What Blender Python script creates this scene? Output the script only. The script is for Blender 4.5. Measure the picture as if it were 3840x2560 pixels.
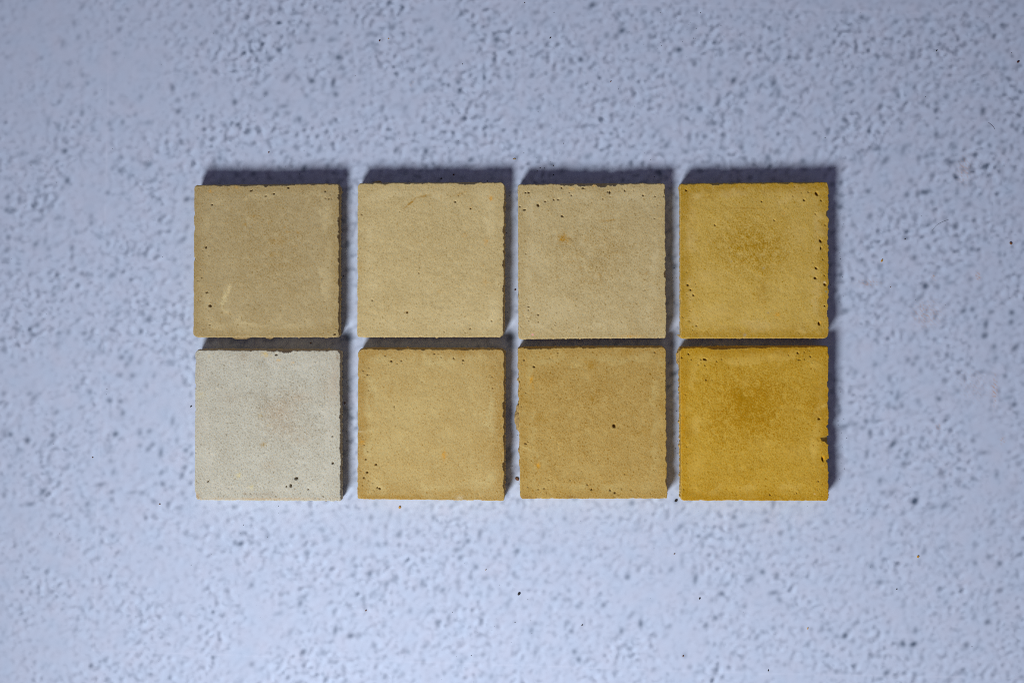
import bpy, math
import numpy as np
from mathutils import Vector

for o in list(bpy.data.objects):
    bpy.data.objects.remove(o)
scene = bpy.context.scene
COL = scene.collection

# ------------------------------------------------------------------ camera, world, lamp, exposure
# photograph pixels (3840 x 2560) become metres at the level of the tile tops: 5.5 px = 1 mm
PXM = 5500.0
T0 = 0.0145                       # tile thickness
HC = 0.7145                       # camera height over the backdrop
GS = HC / (HC - T0)              # scale of a pixel on the backdrop against one on the tile tops

cam = bpy.data.cameras.new("camera")
cam.sensor_width = 36.0
cam.lens = 36.0 * (HC - T0) / (3840.0 / PXM)
cam.clip_start = 0.01
cam.clip_end = 50
cam_o = bpy.data.objects.new("camera", cam)
cam_o.location = (0, 0, HC)
COL.objects.link(cam_o)
scene.camera = cam_o

world = bpy.data.worlds.new("World")
scene.world = world
world.use_nodes = True
bg = world.node_tree.nodes["Background"]
bg.inputs[0].default_value = (0.82, 0.73, 1.06, 1)
bg.inputs[1].default_value = 0.13

lamp = bpy.data.lights.new("key_lamp", 'SPOT')
lamp.energy = 63
lamp.color = (1.0, 0.985, 0.985)
lamp.shadow_soft_size = 0.155
lamp.spot_size = math.radians(160)
lamp.spot_blend = 1.0
lamp_o = bpy.data.objects.new("key_lamp", lamp)
lamp_o.location = (-0.39, -0.67, 0.745)
aim = Vector((2.03, 1.74, 0.0)) - Vector(lamp_o.location)
lamp_o.rotation_euler = aim.to_track_quat('-Z', 'Y').to_euler()
COL.objects.link(lamp_o)

scene.render.engine = 'CYCLES'
scene.view_settings.view_transform = 'Standard'
scene.view_settings.look = 'None'
scene.view_settings.exposure = 0
scene.view_settings.gamma = 1
scene.cycles.filter_width = 1.0
scene.cycles.use_denoising = False

# ------------------------------------------------------------------ helpers
def lin(c):
    c = np.asarray(c, float) / 255.0
    return np.where(c <= 0.04045, c / 12.92, ((c + 0.055) / 1.055) ** 2.4)

def band(shape, step, lo, hi, rng, aniso=0.0, ang=0.0):
    """random field holding the wavelengths lo..hi (in px), step px per cell, unit deviation"""
    f = np.fft.rfft2(rng.standard_normal(shape))
    ky = np.fft.fftfreq(shape[0], step)[:, None]
    kx = np.fft.rfftfreq(shape[1], step)[None, :]
    c, s = math.cos(ang), math.sin(ang)
    a, b = kx * c + ky * s, -kx * s + ky * c
    k = np.sqrt((a * (1 + aniso)) ** 2 + (b / (1 + aniso * 0.5)) ** 2)
    w = np.exp(-(k * lo) ** 2 / 1.4) * (1 - np.exp(-(k * hi) ** 2 / 1.4))
    n = np.fft.irfft2(f * w, s=shape)
    n -= n.mean()
    return n / (n.std() + 1e-9)

def noise1(n, step, lo, hi, rng):
    f = np.fft.rfft(rng.standard_normal(n * 2))
    k = np.fft.rfftfreq(n * 2, step)
    w = np.exp(-(k * lo) ** 2 / 1.4) * (1 - np.exp(-(k * hi) ** 2 / 1.4)) if hi else np.exp(-(k * lo) ** 2 / 1.4)
    v = np.fft.irfft(f * w, n * 2)[:n]
    v -= v.mean()
    return v / (v.std() + 1e-9)

def mesh_from(name, verts, quads, tris=None, attrs=None, smooth=True):
    verts = np.asarray(verts, np.float32)
    quads = np.asarray(quads, np.int32).reshape(-1, 4)
    tris = np.zeros((0, 3), np.int32) if tris is None else np.asarray(tris, np.int32).reshape(-1, 3)
    me = bpy.data.meshes.new(name)
    me.vertices.add(len(verts))
    me.vertices.foreach_set("co", verts.ravel())
    loops = np.concatenate([quads.ravel(), tris.ravel()])
    me.loops.add(len(loops))
    me.loops.foreach_set("vertex_index", loops)
    start = np.concatenate([np.arange(len(quads)) * 4, len(quads) * 4 + np.arange(len(tris)) * 3]).astype(np.int32)
    me.polygons.add(len(start))
    me.polygons.foreach_set("loop_start", start)
    me.update(calc_edges=True)
    me.polygons.foreach_set("use_smooth", np.full(len(start), smooth))
    for k, v in (attrs or {}).items():
        v = np.asarray(v, np.float32)
        if v.ndim == 2:
            at = me.attributes.new(k, 'FLOAT_COLOR', 'POINT')
            at.data.foreach_set("color", np.concatenate([v, np.ones((len(v), 1), np.float32)], 1).ravel())
        else:
            at = me.attributes.new(k, 'FLOAT', 'POINT')
            at.data.foreach_set("value", v)
    me.validate()
    return me

def link(name, me, mat, parent=None, loc=None):
    o = bpy.data.objects.new(name, me)
    if mat is not None:
        me.materials.append(mat)
    COL.objects.link(o)
    if parent is not None:
        o.parent = parent
    if loc is not None:
        o.location = loc
    return o

def grid_quads(ny, nx, base=0):
    i = np.arange(ny * nx).reshape(ny, nx) + base
    # y runs down the photograph, so this order faces up
    return np.stack([i[:-1, :-1], i[1:, :-1], i[1:, 1:], i[:-1, 1:]], -1).reshape(-1, 4)

def top(px, py):                        # pixel -> metres, on the tile tops
    return (px - 1920.0) / PXM, (1280.0 - py) / PXM

def ground(px, py):                     # pixel -> metres, on the backdrop
    x, y = top(px, py)
    return x * GS, y * GS

# ------------------------------------------------------------------ materials
def attr_material(name, attr, rough, grain, grain_scale, bump, bump_scale, spec=0.3, beyond=False):
    m = bpy.data.materials.new(name)
    m.use_nodes = True
    nt = m.node_tree
    N, L = nt.nodes, nt.links
    p = N["Principled BSDF"]
    p.inputs["Roughness"].default_value = rough
    p.inputs["Specular IOR Level"].default_value = spec
    a = N.new("ShaderNodeAttribute")
    a.attribute_name = attr
    tc = N.new("ShaderNodeTexCoord")
    n = N.new("ShaderNodeTexNoise")
    n.inputs["Scale"].default_value = grain_scale
    n.inputs["Detail"].default_value = 3
    n.inputs["Roughness"].default_value = 0.65
    L.new(tc.outputs["Object"], n.inputs["Vector"])
    mr = N.new("ShaderNodeMapRange")
    mr.inputs["From Min"].default_value = 0.25
    mr.inputs["From Max"].default_value = 0.75
    mr.inputs["To Min"].default_value = 1 - grain
    mr.inputs["To Max"].default_value = 1 + grain
    L.new(n.outputs["Fac"], mr.inputs["Value"])
    mul = N.new("ShaderNodeMix")
    mul.data_type = 'RGBA'
    mul.blend_type = 'MULTIPLY'
    mul.inputs["Factor"].default_value = 1.0
    L.new(a.outputs["Color"], mul.inputs["A"])
    L.new(mr.outputs["Result"], mul.inputs["B"])
    out = mul.outputs["Result"]
    if beyond:                          # the print goes on past the dense part of the sheet
        b = N.new("ShaderNodeAttribute")
        b.attribute_name = "beyond"
        n2 = N.new("ShaderNodeTexNoise")
        n2.inputs["Scale"].default_value = 150
        n2.inputs["Detail"].default_value = 1
        L.new(tc.outputs["Object"], n2.inputs["Vector"])
        r2 = N.new("ShaderNodeMapRange")
        r2.inputs["From Min"].default_value = 0.56
        r2.inputs["From Max"].default_value = 0.72
        L.new(n2.outputs["Fac"], r2.inputs["Value"])
        mm = N.new("ShaderNodeMath")
        mm.operation = 'MULTIPLY'
        L.new(r2.outputs["Result"], mm.inputs[0])
        L.new(b.outputs["Fac"], mm.inputs[1])
        mx = N.new("ShaderNodeMix")
        mx.data_type = 'RGBA'
        L.new(mm.outputs[0], mx.inputs["Factor"])
        L.new(out, mx.inputs["A"])
        mx.inputs["B"].default_value = (0.16, 0.19, 0.27, 1)
        out = mx.outputs["Result"]
    L.new(out, p.inputs["Base Color"])
    if bump:
        n3 = N.new("ShaderNodeTexNoise")
        n3.inputs["Scale"].default_value = bump_scale
        n3.inputs["Detail"].default_value = 4
        n3.inputs["Roughness"].default_value = 0.6
        L.new(tc.outputs["Object"], n3.inputs["Vector"])
        bp = N.new("ShaderNodeBump")
        bp.inputs["Strength"].default_value = bump
        bp.inputs["Distance"].default_value = 0.0003
        L.new(n3.outputs["Fac"], bp.inputs["Height"])
        L.new(bp.outputs["Normal"], p.inputs["Normal"])
    return m

M_PRINT = attr_material("printed_vinyl", "print", 0.75, 0.025, 1400, 0.0, 1, 0.15, True)
M_FACE = attr_material("pigmented_cement", "tint", 0.88, 0.10, 1500, 0.35, 900, 0.06)
M_BACK = attr_material("raw_cement", "tint", 0.92, 0.22, 700, 0.8, 500, 0.06)

# ------------------------------------------------------------------ the printed backdrop
# dark blurred spots of the print, read off the photograph: origin, px per unit, then x, y, strength and a
# letter for a long one (h, v, d rising, b falling)
SPOTS = [
 (0, 0, .408, "1755 60 .6,1105 165 .5,1100 270 .5 d,2265 325 .6,1985 295 .6,1850 408 .6,1055 492 .5,718 347 .5,575 405 .5 v,680 215 .5,755 65 .55 d,1680 420 .5 d,62 527 .4,380 535 .5,1585 805 .7,1800 672 .6,1640 1025 .75,2157 940 .85,1630 915 .5,805 768 .5,625 785 .5 d,760 690 .5,545 935 .5,540 1165 .6,595 1388 .85,755 1035 .6,1128 1125 .6,1003 1135 .55,1243 1055 .5,1360 1128 .5 h,740 1228 .55,850 1180 .5,1663 1300 .75,1945 1095 .5 v,2065 1150 .55,1855 1305 .5 v,1115 1447 .65,1368 1512 .6,1222 1465 .5,2020 1455 .7,2280 1205 .55,85 1485 .55,310 1487 .5 h,203 1412 .5,770 1385 .5,445 1125 .5 v,1780 870 .55,1030 950 .5,1295 890 .5,2100 185 .5,585 1285 .5,520 1360 .5"),
 (1440, 0, .408, "1915 45 .95,2157 130 .7,2187 285 1,2130 335 .6 d,2050 330 .6,1390 120 .6,1480 190 .5 d,1030 365 .85,965 180 .6,435 272 .6,85 243 .6 d,440 458 .65,375 458 .5 h,1805 550 .85,1720 565 .55,1650 630 .6,1460 530 .55,1365 690 .65,1145 710 .55,680 755 .8,1555 712 .5,1970 400 .5 d,1060 445 .5,1443 1165 .7,1243 1140 .55,985 1160 .55,457 1172 .6,195 990 .55,385 1392 .9,437 1430 .5,290 1370 .5,755 1245 .55 d,840 1297 .5,800 1470 .8,1870 1440 .6,1795 1450 .5,1885 1070 .5,1720 1095 .5,925 985 .5,2175 850 .55,2110 895 .55,1025 860 .5,2130 1490 .5,2105 965 .5,1165 1335 .5,520 745 .5,450 795 .5,320 520 .5,470 560 .45 d,1040 635 .55"),
 (2880, 0, .408, "205 118 .6,862 160 .75,1300 297 .65,393 463 .75,1325 530 .75,1088 513 .6,1213 578 .6,757 775 .75,50 765 .7,1160 818 .6,1030 980 .75,1425 943 .7,1547 950 .65,1975 1018 .9,2022 820 .65,1645 878 .6,700 1105 .8,808 1130 .65,240 1048 .7,635 1215 .6,550 1210 .55,1545 1237 .8,1620 1240 .4 h,1710 1215 .45,1940 1215 .6,2303 1155 .55,995 1370 .75 h,1243 1380 .6 v,1265 1350 .5 d,1460 1435 .7,1387 1445 .6,1520 1423 .5,1705 1350 .6 v,1680 1490 .85 h,1080 1470 .55 d,435 1425 .5,320 1480 .55,85 1390 .5,2170 1375 .6,2170 632 .65,2065 625 .6,1895 610 .5 v,1970 615 .5,1945 280 .55,2170 255 .6,1850 215 .5,1425 170 .55,1475 130 .5,720 115 .5,490 325 .55,215 540 .5 d,660 510 .5,320 840 .5,95 855 .5 v,620 905 .55,960 755 .5,35 280 .5,710 215 .5,1460 695 .5 d,1690 370 .5,1108 1080 .5,520 1290 .5,610 985 .45,1230 1015 .5"),
 (0, 1000, .306, "1070 88 .6,905 37 .6,1377 105 .6,660 340 .6,720 150 .5,722 268 .5,115 80 .5,460 715 .7,395 830 .65,232 775 .6,720 812 .65,840 795 .55,1035 815 .65,1100 865 .6 d,700 950 .5 d,42 885 .5,45 1010 .5,1440 578 .65,1565 555 .5,1755 580 .65,1820 630 .6 d,2025 425 .55,1775 405 .55,1540 410 .5,2148 560 .55,1260 1035 .6,1140 1095 .5,1493 1110 .7,1605 1125 .6 v,1553 1195 .6,2018 1050 .55,2080 1165 .55 h,1705 1175 .5,2293 1100 .6,1475 1325 .6,1623 1335 .65,1888 1335 .5,1800 1460 .5,2260 1418 .55,1415 715 .5 d,2140 880 .5,1310 880 .35 v,1430 880 .35 v,1370 840 .3 h"),
 (0, 600, .3146, "805 245 .85,1432 130 .7,1780 55 .65,455 370 .6,95 440 .65,233 463 .6,425 523 .7,80 597 .7,2230 467 .8,1285 392 .6,1465 400 .5,540 475 .55 v,580 575 .5,1090 750 .55,1090 670 .5,430 715 .5 h,500 690 .5 d,95 920 .65,233 943 .6,425 1003 .65,80 1078 .65,855 1050 .65,580 1060 .5,540 965 .5 v,2230 800 .6,2190 940 .65,2030 735 .55,1920 730 .5,1580 1075 .55,1735 1130 .65,1800 1020 .55,1650 1115 .5,2080 1195 .5,1395 1185 .55,1395 1300 .5,1545 195 .5 v,1780 255 .55 h,1850 240 .5,1340 100 .5,495 215 .5,715 160 .5,740 335 .5,405 25 .55 h,1930 110 .45,2240 1275 .5,1340 1375 .5,910 860 .5,715 690 .5"),
 (0, 1440, .3188, "122 590 .85,58 597 .6,325 660 .85,622 600 .75,595 690 .6 d,1060 92 .65,905 37 .55,665 330 .6,405 160 .6 d,345 112 .55,45 110 .6,1290 195 .75,1418 200 .7,1447 340 .7,1358 585 .9,1645 572 .65,1757 552 .65,2030 435 .6 v,1645 720 .55,1795 710 .65,1740 765 .65,1893 805 .75 v,2182 775 .7,2175 975 .7,2140 1070 .75,1910 1172 .75,1180 1180 .7 h,1315 1265 .65,1310 1355 .6,505 1262 .8 d,355 1410 .7 h,1028 1410 .65,1042 1490 .5,570 880 .55 v,555 1040 .55,370 1140 .5,690 1155 .55,250 775 .55,200 820 .4 d,885 730 .5 h,800 965 .5,1068 570 .5,1300 900 .5,1335 1030 .55,1900 1040 .6,2125 1460 .55,1550 1272 .5 h,1675 1277 .55,2010 1205 .5,2145 1280 .55,622 1540 .5,1300 735 .5,1270 655 .5,950 270 .5,48 1300 .55,2082 665 .5,110 960 .45"),
 (3100, 1250, .44, "750 1425 1.15,562 945 .95 d,1597 605 .85,957 557 .8,1610 117 .8 d,1427 113 .75,1440 210 .6,1345 20 .65,1025 185 .65,938 165 .55,693 222 .65,738 260 .6,765 207 .6,800 315 .55,860 255 .5,415 265 .6,530 377 .55,602 535 .7 v,643 615 .65,575 632 .6,525 600 .55,370 845 .8,335 745 .75,303 803 .6,245 772 .6,150 790 .7 h,108 655 .7,343 1020 .65 v,1140 995 .7,1335 1015 .6 h,1245 910 .65,1010 395 .6,1120 490 .55,1520 362 .7,1550 545 .55 h,455 1252 .7,655 1107 .65,682 1030 .6 v,995 1185 .65 d,905 1480 .7 h,1005 1460 .65 d,480 1355 .6,560 1355 .6 d,1170 1297 .6,1008 1297 .6,1450 1200 .65,830 985 .5,405 1535 .6,650 1525 .6,820 900 .5,1020 920 .5,205 475 .5,290 445 .45 h,405 540 .5,245 330 .5,780 575 .5,1390 650 .45,350 1180 .4 h,1370 235 .45,720 50 .45 d,1620 1050 .45"),
 (900, 1870, .44, "1107 637 .9,943 1165 .95,543 1297 .85,813 1112 .8 v,513 888 .8,555 830 .6 d,100 732 .7,100 1408 .65,860 357 .6,610 127 .6,1115 163 .6,1155 45 .55,237 312 .6,355 385 .6,100 372 .65,5 378 .9,8 295 .6,575 463 .65,708 267 .6,725 350 .55,543 322 .5,965 650 .6,1050 850 .65,1250 725 .6,1215 825 .55,1120 910 .55,1175 385 .55,1255 535 .55,1175 637 .5,743 648 .5,840 727 .55,1310 690 .5 h,1225 1077 .55,1025 1163 .6,1148 1250 .55,430 1140 .55 d,330 975 .5 h,365 810 .5,345 890 .5,595 745 .5 h,1130 800 .5 d,960 520 .45 d,705 1305 .55,1350 305 .6,1280 130 .5 v,390 105 .5 h,515 1558 .6,900 1545 .6,270 500 .4 v,1175 1360 .5,1165 275 .5"),
 (1440, 1920, .408, "1225 355 .8,770 262 .75,880 205 .7 v,670 340 .65 h,700 415 .7,845 500 .75,800 600 .6,1115 270 .6,560 225 .6,140 205 .6,305 172 .55,205 305 .55,350 650 .7 v,540 712 .75,685 645 .55 v,935 605 .55 h,1195 560 .6,1015 415 .5,1065 385 .55,1430 360 .5,1465 205 .55 v,1660 55 .55,1800 550 .5,1655 555 .5,1575 790 .6,1700 800 .6,1660 800 .5,1780 863 .6,2018 850 .75,2240 595 .65,2140 585 .5,1355 1083 .7,1390 1020 .6,1720 1090 .7,1693 1008 .6,500 1010 .8,595 970 .65 v,435 910 .5 h,243 905 .6,905 930 .55,865 1130 .55,2183 1088 .8,1750 1280 .75,1790 1350 .85,1873 1355 .6,378 1228 .6,220 1280 .65,460 1230 .5,640 1285 .55,910 1308 .6,710 1370 .6,1390 1290 .6 v,885 1500 .5,985 1505 .6,555 1475 .55,165 1485 .5,20 660 .6,95 620 .5 h,360 1375 .55,965 690 .5,1135 850 .5 v,1700 715 .5,1250 45 .5,1480 355 .45 v,670 60 .5 h"),
 (2340, 1870, .44, "143 1063 .95,610 675 .85 v,833 805 .85,750 862 .55,778 1012 .85,698 1075 .8,1180 622 .9,1075 683 .7 d,1303 645 .75,1275 797 .75 h,1325 857 .7,938 153 .8,1005 227 .7 h,1220 185 .7,1272 50 .65 v,1205 115 .55,475 245 .7 d,30 662 .7,135 580 .55 d,200 540 .5,402 600 .65,312 615 .5,740 302 .6,668 385 .6 v,785 485 .6,605 587 .55,495 530 .5 v,880 725 .6,995 525 .6,1110 525 .5,65 985 .6 d,388 1080 .6,1025 915 .6,1270 1100 .6,1025 1425 .6,775 1475 .7,630 1470 .55 h,565 1432 .5,255 1450 .55,518 1335 .6,1135 1170 .6 d,930 1320 .5,1335 297 .6,65 32 .7,125 200 .5 v,440 20 .6,495 962 .45,715 1222 .5,1255 1247 .45"),
 (2880, 1920, .408, "1335 1210 1.15,1237 1207 1,707 1132 .95,630 1137 .65,1090 1473 .9,2018 1005 .9,2128 468 .85,1358 1085 .7,1820 1215 .8,1790 1255 .5,1025 640 .7 h,950 492 .7,648 335 .7,1265 135 .6,2060 95 .65 d,2025 410 .7,1905 465 .65,1680 495 .6,1440 348 .65,1898 285 .55,1600 320 .55 h,1722 570 .55,2140 712 .65,2020 740 .5 v,495 1060 .6 v,800 1020 .6 d,570 1080 .6,780 1180 .6,368 1205 .6,955 1320 .65,1020 1318 .6,1280 1340 .6,1413 1332 .55,1530 935 .55,910 915 .55,1243 860 .5,908 1092 .5,1635 830 .5,1760 1475 .6 h,2090 1445 .5,625 1465 .6,713 1470 .55,1390 452 .5,225 860 .5,1655 1475 .4,1965 1255 .5,1900 940 .5 v,270 590 .4"),
 (3120, 800, .306, "1140 890 1,1503 160 .85,1712 437 .8,1010 540 .75,1060 1040 .65 d,1610 1195 .85,1718 1175 .75,1940 1210 .65,2205 1215 .85,2195 1330 .8,1890 1360 .8 v,1870 1500 .75,1155 1440 .6,580 1475 .55,163 1192 .7 h,250 460 .6,1300 905 .55,1450 850 .55 h,1225 840 .5,1700 805 .6,1645 1050 .55,850 1045 .5,900 1105 .5,585 660 .5,765 345 .5,410 285 .5,470 33 .55,885 45 .55,1000 50 .5,1385 75 .5,2095 115 .5,1880 320 .55,1795 295 .5,2055 510 .5,1380 475 .5,930 430 .45 h,1690 640 .5 h,345 1015 .55,615 765 .5,680 965 .5,1010 1220 .5,1815 925 .5 d,600 1140 .4 h,1490 1355 .5,1655 1460 .5"),
 (3100, 400, .3146, "1165 1020 .9 h,955 1055 .75,493 1008 .75,1255 825 .65,1010 885 .55,1693 1160 .65,1430 1120 .6,1555 1010 .55 v,1723 925 .6,515 1300 .6,645 1237 .5,930 1305 .5,1655 1310 .5,1280 1145 .45,2065 715 .45,410 610 .55 v,330 620 .5 v,690 650 .65 d"),
 (900, 0, .408, "350 455 .8,610 290 .6,672 370 .7,845 370 .6 h,905 530 .95,980 485 .6,660 745 .95,858 760 .85 v,880 868 .8,1275 133 .7,1205 310 .6 h,1220 398 .6,440 710 .7 d,150 765 .65,237 862 .8,403 978 .65 h,340 1055 .65,430 1040 .5,545 1097 .75,505 1110 .5,605 1145 .55,77 1205 .65,835 1135 .55,432 1443 .6,525 1365 .5,730 1385 .5,1310 1000 .55 v,1040 945 .5,610 880 .55,530 715 .5 b,460 425 .5 d,195 565 .5,130 500 .5,460 315 .5,245 1010 .55,700 1050 .45,1210 85 .5,1090 1495 .5,955 690 .5 d,775 770 .5,925 620 .5,1010 745 .5,1105 665 .5,910 960 .4 d"),
 (2340, 0, .408, "505 458 .95,1247 467 .8,1005 742 .95,1375 765 .7,1083 868 .7,238 328 .6,262 425 .6,650 587 .65,880 680 .6,830 750 .5,870 925 .75 v,693 1000 .7,520 970 .65,578 980 .5,910 1050 .65,818 1135 .7 h,737 1255 .7,605 1260 .6 v,388 1340 .75,350 1290 .55,572 1395 .65,1085 1357 .65,1320 1445 .7,1410 1390 .55,1350 1380 .5,1420 435 .6,1420 855 .6 v,1055 435 .6 d,1000 380 .5,640 258 .55,200 240 .5,525 805 .5,480 765 .5,880 470 .5,310 1205 .5,905 1280 .5 d,1070 1045 .5,1030 1005 .5,1430 1010 .55,1210 715 .5 h,1280 660 .4 d,630 935 .45,1300 150 .5,1190 105 .45,915 1370 .5,515 1095 .45,1055 1295 .45"),
 (0, 0, 1, "1303 1262 .95 o,1278 1278 .75,1300 1300 .5 o,1306 1325 .45 o,1908 1683 .8 d,1919 1703 .7 d,1898 1723 .8,1900 1796 .6,1915 1262 .95 o,1918 1295 .7 o,2522 1290 .6 o,2525 1340 .4 o,1140 632 .9,951 653 .8,888 651 .6,805 625 .6,1228 622 .7,1126 667 .5,1517 646 .5,2108 641 .7,2474 650 .95,2278 641 .5,2202 587 .5,2718 646 .5,3017 637 .6,2880 592 .6,3010 604 .6,1288 830 .7,1300 1010 .6,1885 1500 .5,2520 860 .6,2530 1000 .7,1310 1560 .6,1290 1700 .7"),
]
STEP = 5.5
gx = np.arange(-420, 4260 + 1, STEP)
gy = np.arange(-280, 2840 + 1, STEP)
ny, nx = len(gy), len(gx)
rng = np.random.default_rng(7)
n_blob = band((ny, nx), STEP, 38, 62, rng, 0.22, math.radians(-52))
n_fine = band((ny, nx), STEP, 30, 46, rng, 0.2, math.radians(-40))
n_soft = band((ny, nx), STEP, 70, 220, rng)
n_zone = band((ny, nx), STEP, 260, 900, rng)
GX, GY = np.meshgrid(gx, gy)
zone = np.clip(0.80 + 0.22 * n_zone, 0.3, 1.25)
for (cx, cy, rx, ry, k) in ((150, 150, 330, 260, .8), (560, 250, 150, 260, .7), (350, 700, 130, 170, .75), (3300, -40, 1000, 85, .8),
                            (480, 1650, 120, 300, .5), (2100, 2100, 220, 120, .45), (2500, 2250, 300, 150, .4), (1250, 350, 180, 120, .4)):
    zone *= 1 - k * np.exp(-((GX - cx) / rx) ** 2 - ((GY - cy) / ry) ** 2)
# the print is rougher in its upper part and smoother below the tiles
zone *= 0.95 + 0.50 / (1 + np.exp((GY - 1150) / 260)) * (0.55 + 0.45 / (1 + np.exp(-(GX - 620) / 120)))
dark = np.clip(-n_blob - 0.25, 0, 3) * 0.15 * zone + np.clip(-n_fine - 0.5, 0, 3) * 0.12 * zone
light = np.clip(n_blob - 0.1, 0, 3) * 0.13 * zone + np.clip(n_fine - 0.5, 0, 3) * 0.08 * zone
# each printed pit has a lit rim on its right side
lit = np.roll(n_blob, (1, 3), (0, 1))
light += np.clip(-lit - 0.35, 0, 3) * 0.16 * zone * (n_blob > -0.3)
dark += np.clip(-n_soft, -2, 2) * 0.020
ANG = {'h': 12, 'v': 78, 'd': 48, 'b': -45}
for (ox, oy, sc_, txt) in SPOTS:
    for item in txt.split(","):
        f = item.split()
        px, py, s = ox + float(f[0]) * sc_, oy + float(f[1]) * sc_, float(f[2])
        sg = 6.0 + 2.3 * s
        if len(f) > 3 and f[3] == 'o':
            sa, sb, an = sg * 1.7, sg * 1.6, 0.5
        elif len(f) > 3:
            sa, sb, an = sg * 1.9, sg * 0.85, math.radians(ANG[f[3]])
        else:
            e = rng.uniform(0.95, 1.35)
            sa, sb, an = sg * e, sg / e ** 0.5, math.radians(rng.uniform(20, 90))
        i0, i1 = np.searchsorted(gx, [px - 60, px + 60])
        j0, j1 = np.searchsorted(gy, [py - 60, py + 60])
        if i0 >= i1 or j0 >= j1:
            continue
        dx, dy = GX[j0:j1, i0:i1] - px, -(GY[j0:j1, i0:i1] - py)
        a, b = dx * math.cos(an) + dy * math.sin(an), -dx * math.sin(an) + dy * math.cos(an)
        g = np.exp(-0.5 * ((a / sa) ** 2 + (b / sb) ** 2))
        dark[j0:j1, i0:i1] = dark[j0:j1, i0:i1] * (1 - 0.7 * g) + (0.76 if py > 1900 else 0.86) * s ** 1.4 * g
        # the print keeps a pale rim beside each dark spot
        g2 = np.exp(-0.5 * (((dx - 16) / 12) ** 2 + ((dy + 5) / 14) ** 2))
        light[j0:j1, i0:i1] += 0.16 * s * g2
dark = np.clip(dark, 0, 0.93)[..., None]
light = np.clip(light, 0, 0.6)[..., None]
BASE = np.array([0.464, 0.543, 0.700])
DARKC = np.array([0.040, 0.070, 0.125])
LIGHTC = np.array([0.57, 0.70, 0.90])
hue = band((ny, nx), STEP, 90, 400, rng)[..., None]
col = BASE * (1 + hue * np.array([0.012, 0.0, -0.004]))
col = col * (1 - light) + LIGHTC * light
col = col * (1 - dark) + DARKC * dark
# rubbed orange clay dust on the sheet
n_dust = band((ny, nx), STEP, 5, 16, rng)
for (cx, cy, rx, ry, k) in ((3475, 1175, 45, 45, .35), (3615, 640, 22, 45, .35), (3668, 1035, 8, 14, .6), (3502, 1040, 6, 14, .5), (3730, 1465, 10, 50, .5),
                            (3258, 1062, 40, 14, .3), (1545, 316, 8, 7, .5), (3650, 1450, 60, 60, .12), (3760, 1650, 12, 16, .35), (3520, 1600, 12, 10, .3)):
    g = k * np.exp(-((GX - cx) / rx) ** 2 - ((GY - cy) / ry) ** 2) * np.clip(n_dust + 0.2, 0, 1.6)
    g = np.clip(g, 0, 1)[..., None]
    col = col * (1 - g) + np.array([0.50, 0.27, 0.13]) * g
# pale fold lines worn into the sheet
for pts in (((412, 0), (405, 360), (390, 1000), (372, 1700), (350, 2437)), ((350, 2437), (1500, 2478), (2880, 2525), (3840, 2541)), ((1440, 0), (2400, 18), (2880, 30), (3840, 66))):
    for (x0, y0), (x1, y1) in zip(pts[:-1], pts[1:]):
        dx, dy = x1 - x0, y1 - y0
        l2 = dx * dx + dy * dy
        t = np.clip(((GX - x0) * dx + (GY - y0) * dy) / l2, 0, 1)
        d = np.hypot(GX - x0 - t * dx, GY - y0 - t * dy)
        g = (0.16 * np.clip(1 - d / 4.5, 0, 1) * (0.6 + 0.4 * np.sin(t * 40) ** 2))[..., None]
        col = col * (1 - g) + np.array([0.70, 0.74, 0.90]) * g
# slow brightness drift of the print, hardly visible
wx, wy = ground(GX, GY)
V = np.stack([wx, wy, np.zeros_like(wx)], -1).reshape(-1, 3)
Q = grid_quads(ny, nx)
# coarse margin all round, so that the sheet goes on
x0, x1, y0, y1 = wx[0, 0], wx[0, -1], wy[-1, 0], wy[0, 0]
BIG = 1.6
nv = len(V)
ring = [(x0, y0), (x1, y0), (x1, y1), (x0, y1), (-BIG, -BIG), (BIG, -BIG), (BIG, BIG), (-BIG, BIG)]
V = np.concatenate([V, np.array([(a, b, 0.0) for a, b in ring])])
Q = np.concatenate([Q, np.array([[4, 5, 1, 0], [5, 6, 2, 1], [6, 7, 3, 2], [7, 4, 0, 3]]) + nv])
cols = np.concatenate([col.reshape(-1, 3), np.tile(BASE, (8, 1))])
bey = np.concatenate([np.zeros(nv), np.ones(8)])
bd = link("backdrop", mesh_from("backdrop", V, Q, attrs={"print": cols, "beyond": bey}, smooth=False), M_PRINT)
bd["kind"] = "structure"

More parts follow.
